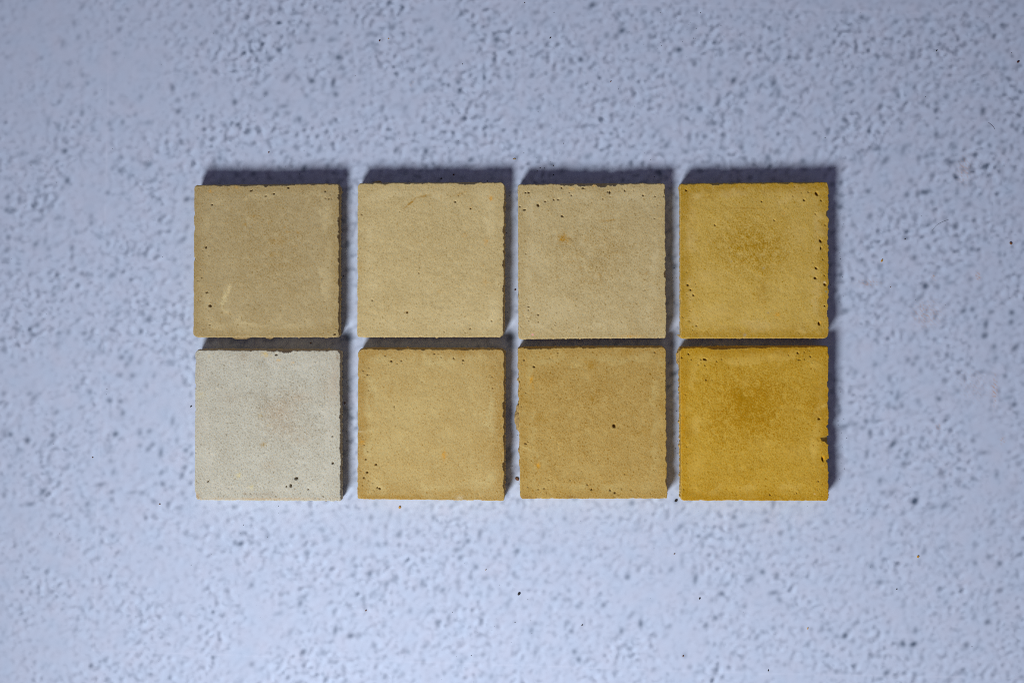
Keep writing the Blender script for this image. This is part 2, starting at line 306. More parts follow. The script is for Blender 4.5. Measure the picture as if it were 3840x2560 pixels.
# ------------------------------------------------------------------ the eight tiles
# all measures of one tile are in the units of its own close-up: origin, units per px
# corners TL TR BR BL; chips: side, centre, half width, depth; pits: x, y, rx, ry, angle; stains: x, y, rx, ry, strength, colour
OCH = (148, 112, 34)
ORA = (192, 138, 28)
BRN = (128, 96, 60)
PAL = (196, 182, 140)
GRY = (140, 138, 128)
TILES = [
 dict(org=(680, 580), k=2.118, seed=1, taper=(-1, -4, -1, -1), cor=((103, 245), (1252, 232), (1250, 1445), (95, 1448)), rad=(16, 16, 16, 22),
  light=(158, 144, 110), dark=(130, 107, 58), pale=(178, 164, 126), edge=0.30, mid=(720, 720, 260, 330, .22), mott=.42,
  chips="t 490 25 7,t 672 16 13,t 740 120 6,t 560 80 3,t 980 40 3,r 345 22 7,r 540 40 8,r 655 20 9,r 838 22 7,r 1010 30 4,r 1300 60 4,b 480 40 3,b 690 30 3,l 580 20 4,l 470 16 4,l 825 14 6",
  pits="243 397 8 5 10,195 733 5 10 10,218 797 5 4 0,162 975 6 4 0,203 1093 10 5 0,228 1198 12 9 -30,225 1350 7 4 -20,735 310 8 5 0,670 328 7 5 15,556 283 12 3 30,850 263 9 6 -10,152 912 5 3 0,237 638 3 3 0,1142 290 6 7 0,1145 345 6 5 0,1172 350 6 4 40,1185 320 5 3 0,1195 350 5 3 0,172 762 5 3 60,130 1000 5 3 0,1218 1425 9 6 20,1135 1165 5 3 0,105 825 6 10 0,175 1385 5 3 0,215 1305 5 3 0,1230 1380 6 4 0,585 325 4 3 0,150 1160 5 4 0,130 1165 4 3 0",
  stains=[(930, 617, 14, 12, .8, OCH), (697, 540, 11, 10, .6, OCH), (820, 573, 11, 9, .7, OCH), (840, 612, 20, 10, .5, OCH), (508, 556, 11, 10, .6, OCH), (760, 680, 60, 40, .3, OCH), (730, 790, 40, 20, .3, OCH), (905, 725, 22, 10, .35, OCH), (585, 490, 40, 14, .25, OCH),
          (395, 440, 12, 20, .3, OCH), (700, 880, 300, 20, .10, OCH), (230, 290, 12, 12, .5, ORA), (440, 260, 14, 10, .4, ORA), (345, 1125, 20, 60, .6, (188, 176, 134), -14), (332, 1175, 22, 32, .55, (188, 176, 134)), (362, 1245, 30, 24, .55, (192, 176, 134)), (378, 1060, 16, 40, .7, (192, 176, 134), -14),
          (1010, 355, 18, 22, .45, PAL), (450, 1340, 60, 12, .4, PAL), (560, 1400, 90, 14, .4, PAL), (1090, 1120, 100, 60, .15, PAL)],
  lumps="b 455 105 13,b 680 40 14,b 1140 28 10,t 660 28 9",
  label="greyish tan square cement tile with a pale crescent scuff near its lower left"),
 dict(org=(1300, 580), k=2.118, seed=2, taper=(-1, 3, -1, -1), cor=((88, 228), (1252, 222), (1248, 1446), (84, 1446)), rad=(22, 26, 40, 14),
  light=(178, 164, 124), dark=(138, 116, 66), pale=(190, 178, 140), edge=0.10, mid=(760, 760, 330, 330, .10), mott=.36,
  chips="t 965 85 8,t 280 30 3,t 520 60 3,t 730 40 3,r 595 28 9,r 665 12 5,r 770 14 6,r 865 30 11,r 1065 30 10,r 1150 40 6,r 1260 60 7,r 1370 40 5,l 970 20 4,b 1100 60 3",
  pits="862 374 8 7 0,120 475 6 5 0,140 330 5 4 0,204 1155 6 6 0,574 940 5 6 0,775 768 4 3 0,1152 1318 6 5 0,980 1380 8 4 40,775 1405 5 4 -30,942 1410 5 4 0,853 267 4 3 0,890 325 5 4 0,420 452 5 4 0,985 426 7 6 0,480 1250 7 8 0,122 462 4 3 0,275 1365 4 4 0,1222 1303 5 3 0,640 1003 3 4 0",
  stains=[(1145, 348, 16, 18, .9, ORA), (985, 426, 10, 10, .6, OCH), (480, 1250, 11, 12, .6, OCH), (1110, 690, 14, 30, .35, ORA), (940, 640, 22, 18, .22, ORA), (560, 692, 14, 10, .4, OCH), (735, 1090, 14, 14, .45, OCH), (592, 995, 12, 12, .4, OCH),
          (505, 385, 60, 6.5, 1, OCH, 40), (610, 330, 50, 6.5, 0.76, OCH, 12), (900, 312, 50, 6.5, 0.6649999999999999, OCH, 20), (748, 345, 6, 22, .5, OCH), (400, 552, 9, 8, .5, OCH), (690, 290, 10, 10, .4, OCH), (640, 650, 18, 10, .3, OCH), (110, 900, 18, 60, .25, OCH), (1085, 880, 16, 16, .3, OCH),
          (1100, 1010, 20, 30, .2, ORA), (250, 650, 90, 60, .25, PAL), (1160, 1250, 60, 120, .3, PAL), (1090, 300, 60, 50, .25, PAL), (700, 1260, 260, 60, .18, PAL)],
  lumps="t 232 58 34,t 400 40 16,t 620 30 6",
  label="pale straw square cement tile with a small orange spot near its upper right corner"),
 dict(org=(1900, 580), k=2.118, seed=3, cor=((92, 238), (1258, 228), (1268, 1452), (95, 1462)), rad=(12, 16, 8, 16),
  light=(175, 162, 124), dark=(136, 112, 60), pale=(186, 175, 140), edge=0.16, mid=(720, 800, 330, 330, .22), mott=.40,
  chips="t 480 60 6,t 600 40 14,t 660 30 9,t 690 16 4,t 760 45 17,t 840 40 13,t 930 40 4,t 1150 50 2,r 957 30 13,r 835 16 6,r 600 40 4,r 1100 30 4,r 300 20 5,r 690 20 3,l 1100 20 6,b 130 24 -6",
  pits="250 400 8 12 20,142 438 12 5 10,175 300 8 7 -50,307 371 7 6 0,375 357 7 5 0,410 355 8 5 20,150 300 6 7 0,442 488 10 6 -20,608 265 10 6 0,820 298 5 12 -10,805 295 10 3 0,765 352 6 4 0,823 336 5 4 0,1085 322 8 6 0,1180 330 7 4 0,1175 505 6 4 0,1200 400 5 4 0,580 450 4 3 0,175 1205 8 5 0,175 1233 6 5 0,252 1270 7 6 0,135 1278 5 4 0,177 1317 6 4 0,165 1295 5 4 0,253 1328 6 4 0,385 1352 5 3 0,915 1328 5 3 0,1100 1075 5 4 0,152 787 6 4 -40,150 685 5 3 0,437 262 6 7 0,515 322 7 4 -30,312 1305 4 4 0,105 410 7 4 0,1140 480 5 3 0,940 285 5 7 0,1010 285 5 5 0,1250 330 4 6 0,115 1365 5 4 0,500 300 5 3 0,350 290 5 3 0,210 280 4 4 0",
  stains=[(455, 668, 38, 34, 1.0, (152, 112, 8)), (590, 903, 24, 14, .45, OCH), (745, 655, 14, 12, .5, OCH), (627, 670, 12, 22, .4, OCH), (740, 452, 9, 10, .45, OCH), (403, 968, 10, 9, .5, OCH), (735, 955, 16, 12, .4, OCH), (830, 965, 12, 14, .4, OCH), (1110, 940, 12, 14, .35, OCH),
          (820, 522, 60, 6.5, 0.76, OCH, 5), (515, 270, 22, 11, .7, (205, 170, 100)), (690, 240, 20, 10, .5, ORA), (500, 850, 60, 18, .25, OCH), (560, 800, 12, 20, .3, OCH), (800, 720, 120, 90, .12, OCH), (640, 1000, 120, 30, .15, OCH), (430, 1230, 190, 110, .35, PAL), (230, 800, 60, 140, .25, PAL), (750, 375, 200, 10, .3, PAL), (1190, 740, 16, 160, .2, PAL),
          (1190, 1270, 50, 90, .2, OCH), (980, 1440, 90, 8, .4, ORA), (203, 1429, 11, 5, .85, (236, 130, 170), 25)],
  lumps="",
  label="greyish straw square cement tile with one round brown spot, chipped along its upper edge"),
 dict(org=(2510, 580), k=2.119, seed=4, taper=(-1, -1, -1, -10), cor=((88, 232), (1266, 220), (1266, 1456), (90, 1458)), rad=(10, 18, 30, 16),
  light=(184, 159, 86), dark=(152, 118, 16), pale=(190, 167, 106), edge=0.60, mid=(660, 720, 300, 230, .68), mott=.46,
  chips="t 380 50 9,t 700 60 3,t 900 50 4,t 1080 50 3,r 480 28 12,r 462 10 7,r 640 30 3,r 705 20 6,r 790 30 3,r 1060 20 3,r 1170 24 7,r 1265 28 9,r 350 24 4,l 440 14 3,b 300 60 4,b 600 20 5,b 850 60 2",
  pits="135 283 9 6 -30,1172 310 10 16 30,1072 360 8 7 0,1107 297 7 3 -20,1162 469 6 5 0,364 560 7 5 -20,278 727 4 4 0,1203 685 9 13 30,1205 742 5 12 -10,1144 857 5 4 0,1168 901 11 7 -30,1161 979 11 9 0,1237 1030 11 9 -20,1210 935 4 4 0,1234 958 6 4 -20,148 1035 10 5 -10,170 1073 8 6 0,192 1115 8 7 0,210 1024 4 4 0,140 932 5 4 0,168 1152 4 4 0,140 1108 5 4 0,165 1240 5 4 0,140 1222 4 3 0,192 1204 4 4 0,162 1322 6 4 0,217 1358 7 5 0,187 1392 5 4 0,220 1415 5 4 0,1192 1340 9 13 10,1236 1200 7 5 0,1232 1362 4 4 0,1033 1417 5 4 0,1208 363 5 8 0,1240 560 7 4 -30,996 254 5 4 0,1052 305 5 4 0,985 330 5 4 0,835 522 8 3 0,1222 832 6 4 0,256 1290 4 4 0,140 490 4 3 0,192 348 4 3 0,110 1290 5 5 0,735 372 8 3 -30",
  stains=[(862, 1270, 18, 18, .85, ORA), (580, 850, 14, 14, .55, OCH), (740, 700, 18, 12, .4, OCH), (860, 690, 16, 14, .4, OCH), (510, 690, 50, 10, .5, OCH), (235, 685, 14, 8, .5, OCH), (400, 665, 30, 10, .4, OCH), (740, 775, 14, 18, .4, OCH), (735, 1100, 22, 90, .4, OCH, -10), (750, 1180, 14, 24, .35, OCH), (790, 485, 14, 10, .45, OCH), (910, 465, 14, 22, .35, ORA),
          (600, 425, 160, 6.5, 0.6649999999999999, OCH), (310, 340, 50, 6.5, 0.6649999999999999, OCH), (300, 280, 40, 30, .35, OCH), (400, 270, 30, 24, .3, OCH), (470, 310, 20, 30, .3, OCH), (140, 400, 50, 120, .3, OCH), (1240, 610, 30, 50, .4, OCH), (1090, 280, 130, 40, .22, OCH), (130, 860, 40, 60, .3, OCH), (260, 1425, 160, 18, .55, OCH), (560, 1422, 80, 14, .4, OCH), (910, 1430, 16, 12, .5, OCH), (105, 1300, 16, 120, .3, OCH),
          (290, 970, 80, 60, .35, PAL), (150, 640, 30, 140, .3, PAL), (1200, 490, 40, 30, .45, PAL), (225, 335, 26, 18, .5, PAL), (380, 1250, 150, 60, .3, PAL), (1010, 620, 60, 90, .25, PAL), (870, 295, 30, 30, .35, PAL), (350, 270, 14, 40, .4, PAL), (1210, 600, 24, 70, .3, PAL, 30), (860, 1370, 150, 40, .2, PAL),
          (480, 738, 7, 6, .7, GRY), (496, 846, 7, 6, .6, GRY), (750, 900, 8, 8, .6, GRY), (785, 1254, 9, 4, .7, GRY), (600, 1433, 10, 9, .8, GRY), (1234, 1016, 9, 9, .8, (215, 205, 180)), (1245, 1089, 8, 9, .7, (90, 130, 125)), (1198, 1332, 9, 8, .7, ORA)],
  lumps="b 170 75 8",
  label="honey yellow square cement tile with dark pits along its right edge"),
 dict(org=(680, 1240), k=2.239, seed=5, taper=(-1, -5, -1, -1), cor=((118, 162), (1334, 165), (1336, 1430), (112, 1420)), rad=(24, 26, 8, 16),
  light=(186, 184, 170), dark=(126, 111, 84), pale=(192, 188, 174), edge=0.04, mid=(860, 700, 300, 250, .18), mott=.35,
  chips="t 755 38 10,t 885 45 15,t 830 20 5,t 480 40 2,t 560 30 3,r 715 18 7,r 960 40 5,r 400 60 3,r 1240 40 3,r 560 30 3,l 1390 36 12,b 130 26 8,b 1200 40 3",
  pits="965 1237 15 11 10,918 1297 9 14 10,883 1306 6 8 0,1271 1110 10 9 0,1269 885 8 5 0,952 1323 5 5 0,1066 1331 7 6 0,1193 1389 5 6 0,793 1388 6 4 0,797 200 10 7 20,968 1107 6 5 0,1122 1046 5 4 0,224 1261 5 9 0,163 437 5 4 0,153 462 4 4 0,583 1365 6 4 -30,665 215 4 4 0,165 952 6 3 -40,120 1020 5 5 0,680 1388 5 4 0,940 1368 4 5 0,765 1386 4 3 0,340 1330 4 4 0,300 1290 4 3 0,395 1320 5 3 0,330 1355 5 3 0,270 1310 4 4 0,430 1318 4 4 0,360 1375 5 3 0,505 1305 4 4 0,250 1350 5 3 0,450 1372 5 4 0,235 1012 3 4 0,485 893 3 3 0,1270 1350 4 4 0,490 706 4 5 0",
  stains=[(690, 955, 26, 20, .75, (150, 120, 60)), (703, 197, 28, 18, .75, (196, 165, 80)), (820, 247, 14, 9, .7, (210, 170, 90)), (935, 266, 12, 8, .55, (205, 165, 90)), (480, 1215, 22, 22, .5, (205, 190, 130)), (590, 1310, 16, 18, .5, (205, 190, 130)), (665, 710, 20, 14, .5, (180, 160, 100)), (725, 790, 14, 14, .4, (180, 155, 90)),
          (820, 690, 130, 120, .36, (168, 142, 112)), (1000, 560, 110, 50, .25, (168, 142, 112)), (900, 840, 220, 60, .16, (168, 142, 112)), (1000, 930, 70, 30, .2, (168, 142, 112)), (520, 215, 60, 50, .25, BRN), (400, 560, 90, 60, .14, BRN), (1250, 480, 70, 120, .2, (168, 142, 112)), (740, 1130, 60, 40, .25, (158, 130, 90)), (1310, 225, 9, 10, .7, BRN), (230, 213, 12, 10, .4, (205, 170, 100)),
          (160, 540, 40, 30, .25, (205, 190, 130)), (1290, 370, 30, 160, .2, (160, 130, 105)), (535, 1366, 12, 10, .5, BRN), (700, 1370, 120, 20, .25, BRN), (180, 800, 60, 200, .15, PAL), (700, 1410, 520, 8, .45, (200, 160, 105)), (132, 1385, 20, 28, .7, (170, 130, 70))],
  lumps="b 1065 28 12,b 1205 26 11",
  label="white grey square cement tile with a faint brownish bloom and three small holes below"),
 dict(org=(1300, 1240), k=2.239, seed=6, taper=(-1, 4, -1, -1), cor=((96, 150), (1324, 156), (1322, 1426), (90, 1411)), rad=(40, 24, 12, 14),
  light=(180, 161, 110), dark=(146, 112, 46), pale=(190, 176, 126), edge=0.40, mid=(1250, 760, 90, 600, .18), mott=.40,
  chips="t 440 30 5,t 560 40 4,t 640 20 6,t 760 50 4,t 900 30 3,t 1000 40 5,t 1180 30 3,r 615 36 13,r 690 30 9,r 890 34 7,r 1125 36 9,r 1265 40 7,r 780 20 3,r 260 40 4,l 390 14 3,b 700 40 2,t 330 30 4",
  pits="376 254 9 7 0,458 251 6 7 0,411 257 4 4 0,424 273 6 4 0,323 208 6 6 0,280 228 5 4 0,353 282 5 4 0,305 285 4 4 0,334 192 4 4 0,795 221 6 6 0,900 231 8 5 -20,980 248 8 6 -20,975 272 6 6 0,737 193 8 5 0,1250 292 5 4 0,1205 370 5 4 0,1222 385 6 5 0,1227 479 6 5 -40,400 633 4 8 0,405 646 5 4 -40,247 1121 9 7 0,172 1186 10 8 0,145 1232 9 6 0,176 1008 6 5 0,162 1077 7 6 0,147 957 6 5 -30,135 885 5 4 0,140 910 5 4 0,186 500 6 4 0,197 465 5 4 0,174 368 5 7 20,140 335 7 5 0,190 368 5 4 0,258 1315 8 5 -30,278 1323 9 7 -30,219 1277 5 5 0,196 1298 4 4 0,186 1355 5 4 0,211 1362 4 4 0,183 1253 5 4 0,135 1295 6 5 0,643 770 4 3 0,1105 1372 5 4 0,188 308 6 4 0,152 385 5 4 0,860 190 4 4 0,1180 280 4 3 0,505 230 5 3 0,470 185 5 3 0,150 300 4 3 0,180 1143 4 3 0,120 1175 5 4 0,225 1335 4 4 0,770 190 4 5 0",
  stains=[(815, 1040, 16, 44, .7, ORA), (132, 935, 18, 16, .75, ORA), (375, 500, 16, 14, .4, OCH), (350, 550, 14, 14, .3, OCH), (140, 780, 60, 70, .45, OCH), (180, 890, 60, 50, .4, OCH), (130, 460, 50, 60, .35, OCH), (200, 550, 20, 16, .4, OCH), (1150, 940, 60, 60, .25, OCH), (1290, 740, 40, 90, .35, OCH), (130, 1340, 70, 80, .3, OCH), (400, 1395, 320, 16, .5, OCH), (900, 1350, 120, 24, .35, OCH), (1080, 1000, 120, 90, .15, OCH), (130, 230, 60, 60, .35, OCH), (790, 690, 10, 24, .3, OCH), (360, 820, 14, 14, .3, OCH), (930, 1190, 120, 60, .15, OCH), (210, 190, 100, 30, .3, OCH), (980, 175, 80, 26, .3, OCH), (1180, 320, 100, 60, .25, OCH), (700, 390, 300, 14, .12, OCH),
          (245, 530, 14, 100, .45, PAL), (195, 720, 30, 60, .45, PAL), (205, 840, 60, 10, .5, PAL, 15), (650, 205, 14, 40, .55, PAL), (290, 990, 80, 110, .35, PAL), (610, 640, 260, 120, .2, PAL), (420, 800, 130, 150, .2, PAL), (190, 1360, 24, 20, .35, PAL), (700, 1390, 40, 24, .4, PAL), (945, 1400, 30, 20, .5, (200, 196, 170)), (120, 845, 30, 6, .6, (205, 195, 160)), (990, 1170, 8, 8, .6, PAL)],
  lumps="",
  label="warm sand square cement tile with pinholes in its corners and a small amber streak"),
 dict(org=(1900, 1240), k=2.239, seed=7, cor=((98, 142), (1336, 136), (1347, 1406), (115, 1410)), rad=(6, 28, 4, 22),
  light=(172, 147, 90), dark=(138, 102, 30), pale=(182, 164, 110), edge=0.14, mid=(720, 640, 420, 320, .12), mott=.52,
  chips="t 160 18 6,t 215 60 8,t 330 70 5,t 430 30 3,t 560 80 2,t 1100 60 3,r 480 50 3,r 640 30 4,r 1080 26 7,r 1262 24 8,r 860 40 2,l 830 60 -2,b 560 30 2",
  pits="903 797 13 15 0,230 300 10 6 -20,363 227 5 5 0,160 947 12 5 -10,179 930 6 4 0,162 521 6 4 0,240 602 4 3 0,473 594 4 3 0,778 742 4 3 0,865 870 4 3 0,535 1253 6 5 0,317 1323 10 4 10,268 1330 8 3 10,713 1331 9 6 30,910 1358 11 5 10,870 1338 6 8 20,993 1203 6 5 0,868 1219 5 4 0,678 1291 8 4 -20,1245 181 8 5 0,1302 352 6 4 0,630 1178 5 4 0,180 1310 6 5 0,327 1232 5 3 0,1305 997 5 3 0,1053 1336 5 4 0,1110 1382 5 3 0,430 185 7 4 -30,187 187 4 4 0,130 283 5 4 0,125 635 5 4 0,427 533 5 3 0,148 245 7 6 0,387 1248 4 4 0,418 1305 5 4 0,785 176 5 3 0,220 950 4 3 0,427 950 4 3 0,1010 610 4 4 0,335 1365 5 4 0,1210 1365 5 4 0,355 1250 6 4 0,270 1290 5 3 0,965 1320 5 4 0,108 425 5 9 0,280 1020 4 3 0",
  stains=[(705, 300, 34, 30, .75, OCH), (690, 260, 60, 40, .35, OCH), (207, 410, 10, 30, .85, ORA, -12), (222, 470, 9, 20, .4, ORA), (268, 1132, 15, 18, .95, ORA), (285, 735, 50, 50, .45, OCH), (990, 1195, 22, 18, .5, OCH), (1135, 850, 60, 30, .4, OCH), (715, 570, 22, 20, .5, OCH), (1180, 545, 20, 12, .35, OCH), (1310, 660, 24, 40, .45, OCH), (1260, 600, 40, 30, .3, OCH), (1010, 170, 70, 24, .5, OCH), (1000, 215, 40, 30, .35, OCH), (130, 560, 40, 60, .3, OCH), (190, 600, 40, 30, .3, OCH), (140, 870, 40, 50, .3, OCH), (200, 660, 40, 30, .3, OCH), (150, 1120, 30, 60, .3, OCH), (500, 1350, 240, 40, .25, OCH), (540, 1395, 60, 10, .5, BRN), (170, 1395, 60, 12, .5, BRN), (1250, 940, 70, 70, .22, OCH), (1060, 700, 24, 16, .3, OCH),
          (170, 990, 60, 8, .75, PAL, -25), (260, 1040, 40, 30, .4, PAL), (310, 1110, 30, 50, .35, PAL), (1290, 270, 30, 30, .45, PAL), (1290, 760, 40, 60, .35, PAL), (460, 210, 50, 40, .3, PAL), (210, 220, 40, 30, .3, PAL), (140, 690, 30, 30, .3, PAL), (700, 1160, 160, 60, .2, PAL), (1170, 1320, 80, 40, .2, PAL)],
  lumps="l 730 135 34,l 412 22 12,l 1015 30 14,l 290 60 5,l 500 60 6,l 1130 60 5",
  label="tan square cement tile with one round black hole and ragged mortar on its left side"),
 dict(org=(2510, 1240), k=2.24, seed=8, taper=(-1, -1, -1, -4), cor=((92, 142), (1337, 132), (1338, 1426), (103, 1424)), rad=(34, 8, 16, 14),
  light=(184, 153, 64), dark=(157, 117, 3), pale=(194, 166, 86), edge=0.50, mid=(690, 640, 370, 300, .95), mott=.62,
  chips="t 440 90 12,t 530 60 8,t 610 60 7,t 690 40 3,t 800 60 3,t 960 40 4,r 625 40 4,r 805 14 12,r 910 25 50,r 942 14 16,r 1092 17 17,r 455 30 7,r 1250 20 2,l 600 60 1,b 500 60 2",
  pits="300 240 16 7 -15,267 241 6 5 0,187 241 6 4 -20,245 282 6 5 0,300 290 7 4 -20,270 270 4 4 0,400 256 5 6 0,442 238 6 5 0,163 195 8 5 -20,158 256 5 4 0,568 230 5 4 0,316 320 4 4 0,346 322 5 3 0,362 412 5 4 0,138 535 6 4 0,1080 185 9 7 -20,1136 178 6 4 0,1176 167 4 5 0,1186 213 7 4 -30,1072 237 5 4 0,1093 242 11 4 0,1138 238 6 5 0,1200 265 5 4 0,1260 738 11 8 0,1290 1077 8 20 10,147 971 5 4 0,148 1108 5 4 0,162 1228 5 4 0,175 1287 4 4 0,160 1035 4 3 0,1254 1263 7 5 0,1290 1290 5 3 0,1265 1325 5 4 0,1248 1335 5 3 0,848 1377 7 6 0,885 1372 4 4 0,898 1379 4 4 0,1071 1360 6 4 0,1053 1367 5 4 0,1100 1345 4 4 0,563 1378 5 4 0,310 412 7 5 0,1003 205 6 4 0,105 225 8 6 0,1190 218 4 5 0,1225 320 4 4 0,125 1330 6 4 0,1285 1385 5 4 0",
  stains=[(640, 610, 80, 60, .75, (154, 115, 4), 40), (600, 530, 60, 70, .4, (157, 119, 6)), (720, 690, 70, 80, .5, (154, 115, 4)), (640, 800, 60, 80, .35, (157, 119, 6)), (800, 620, 80, 60, .35, (157, 119, 6)), (700, 480, 90, 12, .35, (154, 115, 4), -45), (780, 470, 70, 10, .3, (154, 115, 4), -40), (940, 180, 60, 40, .4, OCH), (640, 180, 120, 40, .35, OCH), (440, 190, 80, 40, .3, OCH), (310, 400, 16, 16, .6, OCH), (150, 300, 60, 100, .3, OCH), (160, 860, 60, 40, .5, OCH), (110, 700, 20, 300, .35, ORA), (1250, 690, 70, 60, .4, OCH), (1320, 940, 26, 40, .5, OCH), (1160, 1240, 60, 26, .4, OCH), (400, 1230, 200, 120, .22, OCH), (1310, 1200, 30, 120, .3, OCH), (655, 868, 14, 10, .5, OCH), (720, 1110, 60, 20, .3, OCH),
          (1310, 860, 20, 30, .4, OCH), (1240, 490, 50, 30, .35, OCH), (1298, 1062, 8, 16, .8, (205, 150, 20)), (300, 1380, 300, 30, .3, OCH),
          (860, 215, 60, 26, .4, PAL), (925, 170, 26, 14, .35, PAL), (1290, 635, 70, 14, .6, PAL, 25), (170, 960, 30, 20, .4, PAL), (560, 270, 80, 30, .3, PAL), (230, 1120, 70, 110, .35, PAL), (1040, 1020, 120, 80, .3, PAL), (1000, 660, 100, 120, .18, PAL), (640, 430, 60, 40, .3, PAL), (240, 760, 70, 70, .3, PAL), (760, 940, 160, 60, .2, PAL), (160, 650, 30, 30, .35, PAL), (1210, 1010, 20, 40, .35, PAL), (1300, 370, 50, 120, .2, PAL), (1222, 1369, 8, 6, .8, (220, 200, 150)), (690, 1395, 60, 20, .3, PAL), (560, 860, 50, 60, .12, PAL)],
  lumps="l 215 70 19,b 995 36 8,l 420 18 6,l 1222 20 7",
  label="mustard square cement tile with a dark ochre centre and a notched right edge"),
]
NG = 226
# the albedos are the photographed colours divided by the light that reaches the tile
GAIN = [np.array(v) for v in ((1.285, 1.295, 1.225), (1.24, 1.22, 1.12), (1.24, 1.22, 1.13), (1.21, 1.20, 1.12), (1.06, 1.09, 1.07), (1.10, 1.09, 1.02), (1.13, 1.14, 1.05), (1.13, 1.12, 1.0))]

def lumpy(seed, a, b, c, n=22, m=14, rough=0.22):
    """one closed crust of mortar, half axes a, b, c"""
    r = np.random.default_rng(seed)
    th = np.linspace(0, 2 * np.pi, n, endpoint=False)
    ph = np.linspace(0, np.pi, m + 1)[1:-1]
    base = np.fft.irfft2(np.fft.rfft2(r.standard_normal((len(ph), n))) * np.exp(-((np.fft.fftfreq(len(ph))[:, None] * 3) ** 2 + (np.fft.rfftfreq(n)[None, :] * 4) ** 2)), s=(len(ph), n))
    base = base / base.std() * rough + 1
    T, P = np.meshgrid(th, ph)
    x, y, z = a * np.cos(T) * np.sin(P) * base, b * np.sin(T) * np.sin(P) * base, c * np.cos(P) * base
    v = np.stack([x, y, z], -1).reshape(-1, 3)
    v = np.concatenate([v, [[0, 0, c], [0, 0, -c]]])
    k = len(ph)
    i = np.arange(k * n).reshape(k, n)
    q = np.stack([i[:-1], i[1:], np.roll(i[1:], -1, 1), np.roll(i[:-1], -1, 1)], -1).reshape(-1, 4)
    t = [[k * n, i[0, j], i[0, (j + 1) % n]] for j in range(n)] + [[k * n + 1, i[-1, (j + 1) % n], i[-1, j]] for j in range(n)]
    return v, q, t

